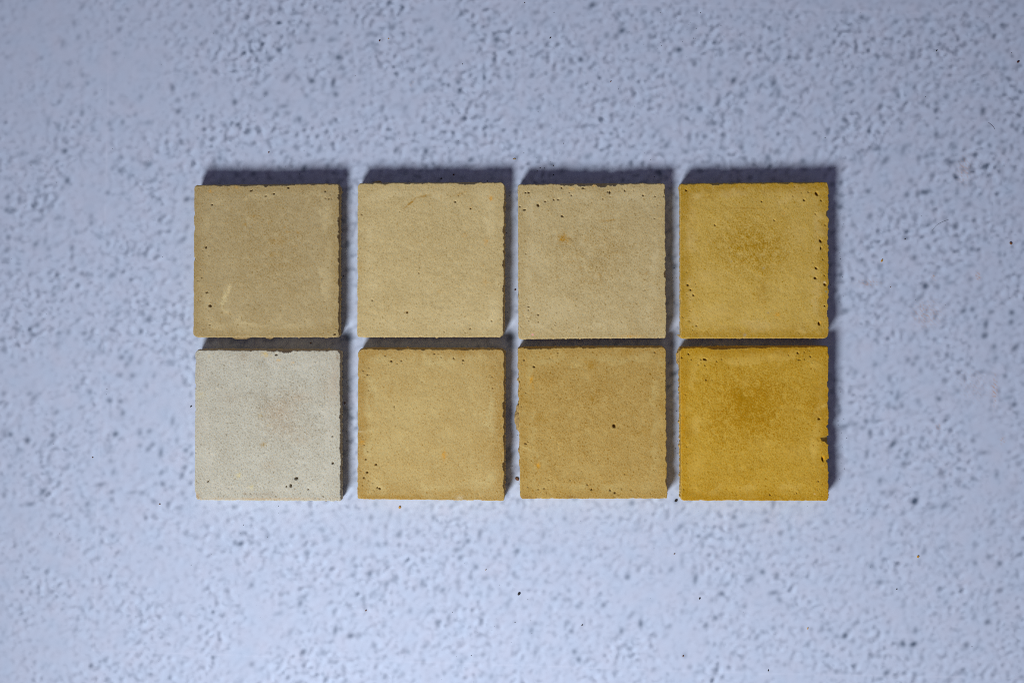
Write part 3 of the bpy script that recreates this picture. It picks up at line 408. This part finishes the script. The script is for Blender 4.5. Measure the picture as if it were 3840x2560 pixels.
def build_tile(d, idx):
    rng = np.random.default_rng(100 + d["seed"])
    ox, oy = d["org"]
    k = d["k"]
    cor = [np.array([ox + x / k, oy + y / k]) for x, y in d["cor"]]
    cx, cy = np.mean([c[0] for c in cor]), np.mean([c[1] for c in cor])
    W, H = cor[1][0] - cor[0][0], cor[3][1] - cor[0][1]
    th = T0 + rng.uniform(-0.0003, 0.0003)
    u = np.linspace(0, 1, NG)
    step = W / (NG - 1)
    U, Vv = np.meshgrid(u, u)
    P = ((1 - U) * (1 - Vv))[..., None] * cor[0] + (U * (1 - Vv))[..., None] * cor[1] + (U * Vv)[..., None] * cor[2] + ((1 - U) * Vv)[..., None] * cor[3]
    X0, Y0 = P[..., 0].copy(), P[..., 1].copy()
    # edges: ripple, chips, rounded corners -> inset of the top edge in px
    ins, chip = {}, {}
    xs = np.linspace(cor[0][0], cor[1][0], NG)
    ys = np.linspace(cor[0][1], cor[3][1], NG)
    for sname in "trbl":
        L = xs if sname in "tb" else ys
        rip = noise1(NG, step, 9, 40, rng) * 0.42 + noise1(NG, step, 40, 200, rng) * 0.8 + noise1(NG, step, 4, 10, rng) * 0.25
        rip = rip * {"t": 1.1, "r": 1.0, "b": 0.45, "l": 0.45}[sname] + 1.0
        # random nicks
        c = np.zeros(NG)
        for _ in range(9 if sname in "tr" else 4):
            p0, w0 = rng.uniform(L[0], L[-1]), rng.uniform(4, 12)
            c = np.maximum(c, rng.uniform(1.0, 3.0) * np.exp(-np.abs((L - p0) / w0) ** 3))
        for item in d["chips"].split(","):
            f = item.split()
            if f[0] != sname:
                continue
            o_ = ox if sname in "tb" else oy
            p0, w0, dp = o_ + float(f[1]) / k, float(f[2]) / k, float(f[3]) / k * {'t': 1.35, 'r': 1.25, 'b': 1.0, 'l': 1.0}[sname]
            c2 = dp * np.exp(-np.abs((L - p0) / w0) ** 6) * (1 + 0.10 * noise1(NG, step, 6, 20, rng))
            c = np.where(np.abs(c2) > np.abs(c), c2, c)
        chip[sname] = c
        ins[sname] = rip + c
    rad = [0.8 * r / k for r in d["rad"]]
    def rounding(dist, r):
        q = np.clip(1 - dist / (r * 1.25), 0, 1)
        return 0.30 * r * q ** 2 * 1.5
    dl, dr = xs - xs[0], xs[-1] - xs
    dt, db = ys - ys[0], ys[-1] - ys
    rnd = {"t": rounding(dl, rad[0]) + rounding(dr, rad[1]), "b": rounding(dl, rad[3]) + rounding(dr, rad[2]),
           "l": rounding(dt, rad[0]) + rounding(db, rad[3]), "r": rounding(dt, rad[1]) + rounding(db, rad[2])}
    def wfall(dist, amount):
        return np.clip(1 - dist / np.maximum(16.0, 3.0 * np.abs(amount)), 0, 1)
    DL, DR, DT, DB = U * W, (1 - U) * W, Vv * H, (1 - Vv) * H
    tot = {s_: ins[s_] + rnd[s_] for s_ in "trbl"}
    P[..., 0] += tot["l"][:, None] * wfall(DL, tot["l"][:, None]) - tot["r"][:, None] * wfall(DR, tot["r"][:, None])
    P[..., 1] += tot["t"][None, :] * wfall(DT, tot["t"][None, :]) - tot["b"][None, :] * wfall(DB, tot["b"][None, :])
    X, Y = P[..., 0], P[..., 1]

    # ---- pigment of the face
    g = GAIN[idx]
    Lc, Dc, Pc = lin(d["light"]) * g, lin(d["dark"]) * g, lin(d["pale"]) * g
    blot = band((NG, NG), step, 14, 34, rng, 0.1, -0.6)
    blot2 = band((NG, NG), step, 30, 110, rng)
    big = band((NG, NG), step, 110, 420, rng)
    fine = band((NG, NG), step, 4, 9, rng, 0.15, -0.6)
    spk = band((NG, NG), step, 3, 6, rng)
    dist = np.minimum(np.minimum(DL, DR), np.minimum(DT, DB))
    wob = dist + 12 * blot2 + 4 * blot
    m = d["mott"]
    mot = band((NG, NG), step, 7, 15, rng, 0.1, -0.6)
    amt = m * (0.09 * np.clip(blot - 0.1, -1.0, 2.2) + 0.05 * blot2 + 0.11 * big + 0.20 * mot + 0.46 * np.clip(mot - 0.8, 0, 3) + 0.52 * fine) + 0.24 * m
    amt += d["edge"] * np.exp(-(np.clip(wob, 0, None) / 40) ** 2)
    mx, my, mrx, mry, ms = d["mid"]
    mxx, myy = ox + mx / k, oy + my / k
    amt += ms * np.exp(-((X - mxx) / (mrx / k)) ** 2 - ((Y - myy) / (mry / k)) ** 2) * (0.7 + 0.18 * blot2 + 0.15 * blot + 0.30 * mot)
    corner = np.hypot(np.clip(90 - np.minimum(DL, DR), 0, None), np.clip(90 - np.minimum(DT, DB), 0, None))
    rdist = np.where(corner > 0, 90 - corner, dist) + 7 * big + 4 * blot2 + 2 * blot      # a rounded square inside the face
    rimline = (np.exp(-((rdist - 40) / 14) ** 2) + 0.7 * np.exp(-((rdist - 52) / 5) ** 2)) * np.clip(0.5 + 0.5 * np.roll(big, 60, 0), 0, 1)
    amt = np.clip(amt, -0.12, 1.15)[..., None]
    colr = Lc * (1 - amt) + Dc * amt
    pal = np.clip(0.42 * rimline + 0.09 * np.clip(-blot2 - 0.4, 0, 2), 0, 0.8)[..., None]
    colr = colr * (1 - pal) + Pc * pal
    for s_ in d["stains"]:
        sx, sy, rx, ry, st, sc = s_[:6]
        an = math.radians(s_[6]) if len(s_) > 6 else 0.0
        dx, dy = X - (ox + sx / k), -(Y - (oy + sy / k))
        a, b = dx * math.cos(an) + dy * math.sin(an), -dx * math.sin(an) + dy * math.cos(an)
        r = np.sqrt((a / (rx / k)) ** 2 + (b / (ry / k)) ** 2) * (1 + 0.16 * blot + 0.12 * fine)
        w = st * np.exp(-np.clip(r, 0, 6) ** 2.2) * np.clip(0.85 + 0.15 * blot2 + 0.22 * mot + 0.2 * fine, 0.2, 1.2)
        w = np.clip(w, 0, 1)[..., None]
        tgt = Pc * 1.03 if sc is PAL else lin(sc) * g
        colr = colr * (1 - w) + tgt * w
    colr = colr * (1 + 0.085 * fine[..., None] + 0.06 * spk[..., None])
    hue2 = band((NG, NG), step, 6, 20, rng)[..., None]
    colr = colr * (1 + 0.035 * hue2 * np.array([1.0, 0.0, -1.4]))
    oc = np.clip(band((NG, NG), step, 10, 24, rng) - 1.55, 0, 1)[..., None] * (0.85 * m / 0.42)
    colr = colr * (1 - oc) + Dc * 0.95 * oc
    # dark mineral specks
    raw0 = Dc * 0.55
    sp = np.clip(band((NG, NG), step, 3.5, 8, rng) - 1.75, 0, 1.2)[..., None] * 0.55
    colr = colr * (1 - sp) + raw0 * sp

    # ---- relief
    Z = np.full((NG, NG), th)
    Z += 0.00006 * big + 0.000035 * blot2 + 0.000014 * blot
    pits = []
    for item in d["pits"].split(","):
        f = [float(v) for v in item.split()]
        pits.append((ox + f[0] / k, oy + f[1] / k, f[2] / k * 0.92, f[3] / k * 0.92, math.radians(f[4]), 1.0))
    for _ in range(28):                 # pinholes, most of them in the border of the face
        e = abs(rng.normal(0, 30)) + 6
        sd = rng.integers(4)
        t_ = rng.uniform(0.02, 0.98)
        px = (cor[0][0] + e, cor[1][0] - e, xs[0] + t_ * W, xs[0] + t_ * W)[sd]
        py = (ys[0] + t_ * H, ys[0] + t_ * H, cor[0][1] + e, cor[3][1] - e)[sd]
        pits.append((px, py, rng.uniform(1.1, 2.0), rng.uniform(0.9, 1.4), rng.uniform(0, 3.1), 0.7))
    raw = lin((104, 74, 34)) * g * (0.55 + 0.45 * (Lc.mean() / 0.35))
    for (px, py, rx, ry, an, kk) in pits:
        R = max(rx, ry) * 2 + 4
        sel = (np.abs(X - px) < R) & (np.abs(Y - py) < R)
        if not sel.any():
            continue
        dx, dy = X[sel] - px, -(Y[sel] - py)
        a, b = dx * math.cos(an) + dy * math.sin(an), -dx * math.sin(an) + dy * math.cos(an)
        r = np.sqrt((a / max(rx, 1.5)) ** 2 + (b / max(ry, 1.5)) ** 2)
        prof = 1 / (1 + np.exp((r - 1) * 9))
        kk = kk * min(1.0, max(rx, ry) / 3.0)
        depth = kk * min(0.0026, max(rx, ry) / PXM * 2.4)
        Z[sel] -= depth * prof
        w = (0.55 * kk * np.clip(prof * 1.3, 0, 1))[:, None]
        colr[sel] = colr[sel] * (1 - w) + raw * w
    # worn brown rim where the skin is chipped off
    for s_, D_ in (("t", DT), ("r", DR), ("b", DB), ("l", DL)):
        c = np.clip(chip[s_], 0, 8)
        cc = c[None, :] if s_ in "tb" else c[:, None]
        w = (np.clip(cc / 6, 0, 1) * np.exp(-(D_ / 5.0) ** 2) * 0.35)[..., None]
        colr = colr * (1 - w) + Pc * 0.9 * w
    SC = (HC - th) / (HC - T0)
    def to_m(px, py, z):
        return np.stack([(px - cx) / PXM * SC, (cy - py) / PXM * SC, z], -1)
    topv = to_m(X, Y, Z).reshape(-1, 3)

    # ---- perimeter rings
    I = np.arange(NG * NG).reshape(NG, NG)
    # walk clockwise in the picture: top, right, bottom, left
    per = np.concatenate([I[0, :-1], I[:-1, -1], I[-1, :0:-1], I[:0:-1, 0]])
    nper = len(per)
    nomx = np.concatenate([X0[0, :-1], X0[:-1, -1], X0[-1, :0:-1], X0[:0:-1, 0]])
    nomy = np.concatenate([Y0[0, :-1], Y0[:-1, -1], Y0[-1, :0:-1], Y0[:0:-1, 0]])
    ex, ey = X.ravel()[per], Y.ravel()[per]
    tx, ty = np.roll(nomx, -3) - np.roll(nomx, 3), np.roll(nomy, -3) - np.roll(nomy, 3)
    ln = np.hypot(tx, ty) + 1e-9
    nxx, nyy = ty / ln, -tx / ln          # outward in the picture (y down, clockwise walk)
    rx_ = np.concatenate([np.zeros(NG - 1), -rnd["r"][:-1], np.zeros(NG - 1), rnd["l"][:0:-1]]) + np.concatenate([rnd["l"][0] * (np.arange(NG - 1) == 0), np.zeros(3 * (NG - 1))])
    # outline without chips but with the rounded corners
    offp = (X0 + rnd["l"][:, None] * wfall(DL, rnd["l"][:, None]) - rnd["r"][:, None] * wfall(DR, rnd["r"][:, None]),
            Y0 + rnd["t"][None, :] * wfall(DT, rnd["t"][None, :]) - rnd["b"][None, :] * wfall(DB, rnd["b"][None, :]))
    ux, uy = offp[0].ravel()[per], offp[1].ravel()[per]
    def pn(lo, hi):
        return noise1(nper, step, lo, hi, rng)
    side = np.repeat(np.arange(4), NG - 1)         # 0 top 1 right 2 bottom 3 left
    out = np.array([4.4, 1.2, 0.4, 0.2])[side]      # the upper side bulges outwards below the skin
    out = np.convolve(np.concatenate([out[-20:], out, out[:20]]), np.ones(41) / 41, 'valid')
    r1 = 1.1 + 0.2 * pn(8, 40)
    zt = topv[per, 2]
    ring1 = (ex + nxx * r1, ey + nyy * r1, zt - 0.00032)
    ring2 = (ex * 0.72 + ux * 0.28 + nxx * (1.2 + out * 0.6 + 0.22 * pn(6, 20)), ey * 0.72 + uy * 0.28 + nyy * (1.2 + out * 0.6 + 0.22 * pn(6, 20)), np.full(nper, th - 0.0016))
    b2 = 0.6 + out + 0.5 * pn(10, 60)
    ring3 = (ux + nxx * b2, uy + nyy * b2, np.full(nper, th - 0.0040))
    fv = [topv]
    fq = [grid_quads(NG, NG)]
    prev = per
    wallc = (lin((150, 122, 74)) * 0.45 + Lc * 0.55)
    fcol = [colr.reshape(-1, 3)]
    base = NG * NG
    for n_r, (rx2, ry2, rz2) in enumerate((ring1, ring2, ring3)):
        fv.append(to_m(rx2, ry2, rz2))
        cur = np.arange(nper) + base
        base += nper
        fq.append(np.stack([prev, np.roll(prev, -1), np.roll(cur, -1), cur], -1))
        jit = (1 + 0.07 * pn(4, 12))[:, None]
        if n_r == 0:
            fcol.append((colr.reshape(-1, 3)[per] * 0.45 + Pc * 0.55) * jit)
        else:
            fcol.append(wallc[None, :] * jit)
        prev = cur
    fv, fq, fcol = np.concatenate(fv), np.concatenate(fq), np.concatenate(fcol)
    root = bpy.data.objects.new("cement_tile", None)
    root.empty_display_size = 0.02
    root.location = ((cx - 1920) / PXM * SC, (1280 - cy) / PXM * SC, 0)
    root["label"] = d["label"]
    root["category"] = "tile"
    root["group"] = "square cement tiles laid in two rows of four"
    COL.objects.link(root)
    face = link("face", mesh_from("face", fv, fq, attrs={"tint": np.clip(fcol, 0.004, 0.95)}), M_FACE, root)

    # ---- backing: rougher raw mortar under the pigmented skin
    NB = 5
    taper = np.array(d.get("taper", (-1.2, -1.2, -1.2, -1.2)))[side]
    taper = np.convolve(np.concatenate([taper[-20:], taper, taper[:20]]), np.ones(41) / 41, 'valid')
    bv, bc = [], []
    zz = np.linspace(th - 0.0041, 0.0003, NB)
    swell = np.array([0.0, 0.8, 1.2, 0.6, -1.0])
    rough1, rough2 = pn(10, 60), pn(5, 14)
    bl = np.clip(pn(24, 90) - 1.25, 0, 2)
    for n_r in range(NB):
        o_ = -0.6 + out + swell[n_r] + 0.9 * rough1 + (0.3 * rough2 + 0.3 * pn(5, 12)) + 2.6 * bl * (0 < n_r < 4)
        # the sides taper inwards at the base, as on a moulded tile
        o_ = o_ + taper * (0.3 + 0.7 * n_r / (NB - 1))
        bv.append(to_m(ux + nxx * o_, uy + nyy * o_, np.full(nper, zz[n_r]) + (0.0002 * pn(6, 30) if 0 < n_r < NB - 1 else 0)))
        bc.append((lin((154, 132, 94)) * 0.8 + Lc * 0.6)[None, :] * (1 + 0.16 * pn(5, 20))[:, None])
    bv.append(np.array([[0, 0, zz[0]], [0, 0, zz[-1]]]))
    bc.append(np.tile(lin((150, 122, 74)), (2, 1)))
    bv, bc = np.concatenate(bv), np.concatenate(bc)
    bq, bt = [], []
    R_ = np.arange(nper)
    for n_r in range(NB - 1):
        a, b = R_ + n_r * nper, R_ + (n_r + 1) * nper
        bq.append(np.stack([a, np.roll(a, -1), np.roll(b, -1), b], -1))
    bt.append(np.stack([np.full(nper, NB * nper), np.roll(R_, -1), R_], -1))
    bt.append(np.stack([np.full(nper, NB * nper + 1), R_ + (NB - 1) * nper, np.roll(R_, -1) + (NB - 1) * nper], -1))
    link("backing", mesh_from("backing", bv, np.concatenate(bq), np.concatenate(bt), attrs={"tint": np.clip(bc, 0.01, 0.9)}), M_BACK, root)

    # ---- crusts of mortar that stick out of the sides
    for n_l, item in enumerate([s_ for s_ in d["lumps"].split(",") if s_]):
        f = item.split()
        o_ = ox if f[0] in "tb" else oy
        pos, half, out_ = o_ + float(f[1]) / k, float(f[2]) / k, float(f[3]) / k
        hz = min(0.0042, 0.0016 + out_ * 0.00011)
        deep = 9.0
        sa = half / PXM * 1.05
        sb = (out_ + deep) / PXM
        v, q, t = lumpy(1000 * d["seed"] + n_l, sa if f[0] in "tb" else sb, sb if f[0] in "tb" else sa, hz, n=46 if half > 30 else 30, m=14, rough=0.12)
        if f[0] == "t":
            ctr = to_m(pos, np.interp(pos, xs, np.linspace(cor[0][1], cor[1][1], NG)) + deep, 0.0052)
        elif f[0] == "b":
            ctr = to_m(pos, np.interp(pos, xs, np.linspace(cor[3][1], cor[2][1], NG)) - deep, 0.0060)
        else:
            ctr = to_m(np.interp(pos, ys, np.linspace(cor[0][0], cor[3][0], NG)) + deep, pos, 0.0058)
        rr = np.random.default_rng(n_l + 50)
        lc = (lin((150, 128, 88)) * 0.65 + Lc * 0.25)[None, :] * (1 + 0.18 * rr.standard_normal(len(v)))[:, None]
        link("mortar_crust", mesh_from("mortar_crust", v + ctr[None, :], q, t, attrs={"tint": np.clip(lc, 0.01, 0.9)}, smooth=False), M_BACK, root)
    return root

for i, d in enumerate(TILES):
    build_tile(d, i)

# ------------------------------------------------------------------ crumbs, dust and fibres on the sheet
def plain(name, rgb, rough=0.8):
    m = bpy.data.materials.new(name)
    m.use_nodes = True
    nt = m.node_tree
    p = nt.nodes["Principled BSDF"]
    p.inputs["Roughness"].default_value = rough
    n = nt.nodes.new("ShaderNodeTexNoise")
    n.inputs["Scale"].default_value = 2500
    tc = nt.nodes.new("ShaderNodeTexCoord")
    nt.links.new(tc.outputs["Object"], n.inputs["Vector"])
    cr = nt.nodes.new("ShaderNodeValToRGB")
    c = lin(rgb)
    cr.color_ramp.elements[0].color = (*(c * 0.55), 1)
    cr.color_ramp.elements[1].color = (*np.clip(c * 1.4, 0, 1), 1)
    nt.links.new(n.outputs["Fac"], cr.inputs["Fac"])
    nt.links.new(cr.outputs["Color"], p.inputs["Base Color"])
    return m

CM = {"black": plain("black_grit", (26, 24, 24)), "brown": plain("brown_clay", (104, 66, 34)), "ochre": plain("ochre_clay", (178, 132, 40)),
      "red": plain("red_brown_clay", (70, 26, 18)), "green": plain("green_black_grit", (20, 36, 30)), "tan": plain("tan_clay", (140, 118, 78))}
# x, y, half length, half width (px), angle, colour, label
CRUMBS = [
 (3307, 978, 7.5, 4.0, 60, "ochre", "dark tipped ochre crumb on the blue backdrop beside the honey yellow tile"),
 (3790, 913, 6.0, 4.5, -50, "brown", "brown crumb near the right border of the picture, level with the honey yellow tile"),
 (3339, 1076, 3.0, 2.4, 30, "brown", "tiny brown crumb just below the dark tipped ochre crumb"),
 (3818, 232, 6.0, 4.0, 40, "red", "red brown crumb high up by the right border of the picture"),
 (3511, 191, 4.0, 3.4, 60, "green", "green black grain of grit in the upper right of the backdrop"),
 (3442, 2086, 5.5, 3.4, 60, "ochre", "small ochre crumb below and to the right of the mustard tile"),
 (3029, 2353, 4.5, 2.2, 75, "ochre", "thin ochre crumb far below the mustard tile"),
 (3363, 2207, 3.2, 2.4, 20, "black", "black grain below the small ochre crumb in the lower right"),
 (1947, 2225, 6.0, 4.4, 55, "black", "large black grain of grit midway below the two middle bottom tiles"),
 (1822, 2135, 3.8, 2.6, 60, "tan", "tan crumb above and left of the large black grain below the tiles"),
 (2183, 2342, 3.6, 2.0, 50, "black", "thin black grain below the tan tile with the round hole"),
 (2623, 2242, 4.4, 3.6, 40, "black", "round black grain below the lower left corner of the mustard tile"),
 (2529, 2075, 4.4, 2.4, 20, "brown", "flat brown crumb below the gap left of the mustard tile"),
 (2561, 2457, 3.4, 3.0, 60, "brown", "brown crumb beside a dark spot close to the lower border"),
 (2534, 1876, 6.0, 4.2, 20, "black", "black crumb at the lower left corner of the mustard tile"),
 (2881, 2511, 4.0, 2.6, 70, "black", "black grain on the lower border beneath the mustard tile"),
 (2063, 143, 4.4, 3.0, 45, "black", "oval black grain high above the gap between the two middle columns"),
 (1929, 596, 6.4, 2.6, 0, "tan", "flat tan flake above the gap between the two middle upper tiles"),
 (2290, 306, 3.0, 2.2, 40, "brown", "tiny brown crumb above the tile with the round brown spot"),
 (1423, 154, 4.0, 3.0, 60, "red", "larger red brown crumb high above the pale straw tile"),
 (1457, 146, 2.6, 2.2, 0, "ochre", "tiny ochre crumb right of the larger red brown crumb at the top"),
 (1008, 571, 3.4, 2.8, 80, "brown", "brown crumb just above the shadow of the greyish tan tile"),
 (717, 1523, 4.4, 3.2, 40, "black", "black grain against the left edge of the white grey tile"),
 (348, 1714, 3.6, 2.4, -20, "brown", "brown crumb far to the left of the white grey tile"),
 (599, 1889, 3.6, 2.6, 10, "brown", "brown crumb beyond the lower left corner of the white grey tile"),
 (1373, 2287, 3.6, 2.8, 30, "brown", "brown crumb far below the sand tile's lower left corner"),
 (1499, 1901, 5.0, 4.4, 50, "ochre", "ochre crumb just below the lower edge of the warm sand tile"),
 (1939, 1794, 8.0, 5.0, -40, "brown", "brown chip lying against the left edge of the tan tile"),
 (1932, 1086, 4.0, 3.2, 60, "red", "dark red crumb in the gap between the two middle upper tiles"),
 (1701, 655, 5.0, 2.8, 45, "red", "dark red crumb in the shadow above the pale straw tile"),
 (1654, 670, 4.0, 3.0, 70, "black", "black grain in the shadow close to the upper edge of the pale straw tile"),
 (2075, 656, 3.0, 2.8, 30, "black", "black grain in the shadow above the chipped straw tile"),
 (1165, 1286, 4.0, 3.4, 30, "brown", "brown crumb in the shaded gap above the white grey tile"),
 (1293, 1509, 4.4, 3.4, -30, "brown", "brown crumb against the right edge of the white grey tile"),
 (2543, 1355, 6.5, 5.5, 60, "red", "dark red crumb stuck by the left edge of the mustard tile"),
]
for i, (px, py, a, b, an, c, lab) in enumerate(CRUMBS):
    v, q, t = lumpy(5000 + i, 0.9 * a / PXM, 0.9 * b / PXM, 0.55 * b / PXM, n=9, m=6, rough=0.2)
    me = mesh_from("crumb", v, q, t, smooth=False)
    x, y = ground(px, py)
    o = link("crumb", me, CM[c], None, (x, y, 0.5 * b / PXM))
    o.rotation_euler = (0, 0, math.radians(an))
    o["label"] = lab
    o["category"] = "crumb"
    o["group"] = "loose crumbs of clay and grit on the backdrop"

# fine dust that nobody would count
rng = np.random.default_rng(77)
dv, dt = [], []
def speck(px, py, r):
    x, y = ground(px, py)
    n = 5
    a0 = rng.uniform(0, 6.3)
    e = rng.uniform(0.5, 1.0)
    rot = rng.uniform(0, 3.1)
    b = len(dv)
    for j in range(n):
        an = a0 + j * 2 * np.pi / n
        lx, ly = r * math.cos(an) * rng.uniform(.75, 1.1), e * r * math.sin(an)
        dv.append((x + (lx * math.cos(rot) - ly * math.sin(rot)) / PXM, y + (lx * math.sin(rot) + ly * math.cos(rot)) / PXM, 0.00003))
    dv.append((x, y, 0.00003 + 0.7 * r / PXM))
    for j in range(n):
        dt.append((b + j, b + (j + 1) % n, b + n))
for _ in range(150):
    speck(rng.uniform(0, 3840), rng.uniform(0, 2560), min(3.2, rng.lognormal(0.15, 0.42)))
for (cx_, cy_, s_, n_) in ((2540, 130, 90, 26), (1700, 620, 160, 16), (1300, 900, 14, 16), (1910, 1000, 14, 14), (1910, 1600, 14, 20), (1300, 1600, 14, 18), (2530, 1100, 12, 12), (2530, 1600, 12, 16), (3150, 1000, 20, 22),
                           (2080, 620, 60, 14), (3150, 1600, 20, 14), (1050, 640, 90, 12), (1900, 2380, 120, 20), (2450, 640, 60, 8)):
    for _ in range(n_):
        speck(rng.normal(cx_, s_), rng.normal(cy_, s_ * (7 if s_ < 25 else 0.7)), min(3.0, rng.lognormal(0.2, 0.4)))
dust = link("dust", mesh_from("dust", dv, np.zeros((0, 4)), dt, smooth=False), plain("dark_dust", (44, 32, 32)))
dust["kind"] = "stuff"
dust["label"] = "fine dark dust and grit scattered over the blue backdrop"

def fibre(pts, r, mat, label):
    pts = [Vector((*ground(x, y), z)) for x, y, z in pts]
    fine = []
    for j in range(len(pts) - 1):
        p0, p1, p2, p3 = pts[max(j - 1, 0)], pts[j], pts[j + 1], pts[min(j + 2, len(pts) - 1)]
        for s_ in range(6):
            t = s_ / 6
            fine.append(0.5 * ((2 * p1) + (p2 - p0) * t + (2 * p0 - 5 * p1 + 4 * p2 - p3) * t * t + (3 * p1 - p0 - 3 * p2 + p3) * t ** 3))
    fine.append(pts[-1])
    v, q = [], []
    for j, p in enumerate(fine):
        d_ = (fine[min(j + 1, len(fine) - 1)] - fine[max(j - 1, 0)]).normalized()
        sx = d_.cross(Vector((0, 0, 1))).normalized()
        up = sx.cross(d_)
        for a in range(5):
            v.append(p + (sx * math.cos(a * 1.2566) + up * math.sin(a * 1.2566)) * r)
        if j:
            for a in range(5):
                q.append(((j - 1) * 5 + a, (j - 1) * 5 + (a + 1) % 5, j * 5 + (a + 1) % 5, j * 5 + a))
    o = link("fibre", mesh_from("fibre", [tuple(p) for p in v], q), mat)
    o["label"] = label
    o["category"] = "fibre"
fibre([(3556, 824, .0003), (3535, 832, .0002), (3512, 845, .0002), (3494, 866, .0002)], 0.00006, CM["black"], "thin black curved fibre on the backdrop right of the honey yellow tile")
fibre([(3706, 461, .0002), (3714, 467, .0003), (3723, 475, .0002), (3730, 485, .0002)], 0.00007, CM["red"], "short red brown fibre in the upper right of the backdrop")
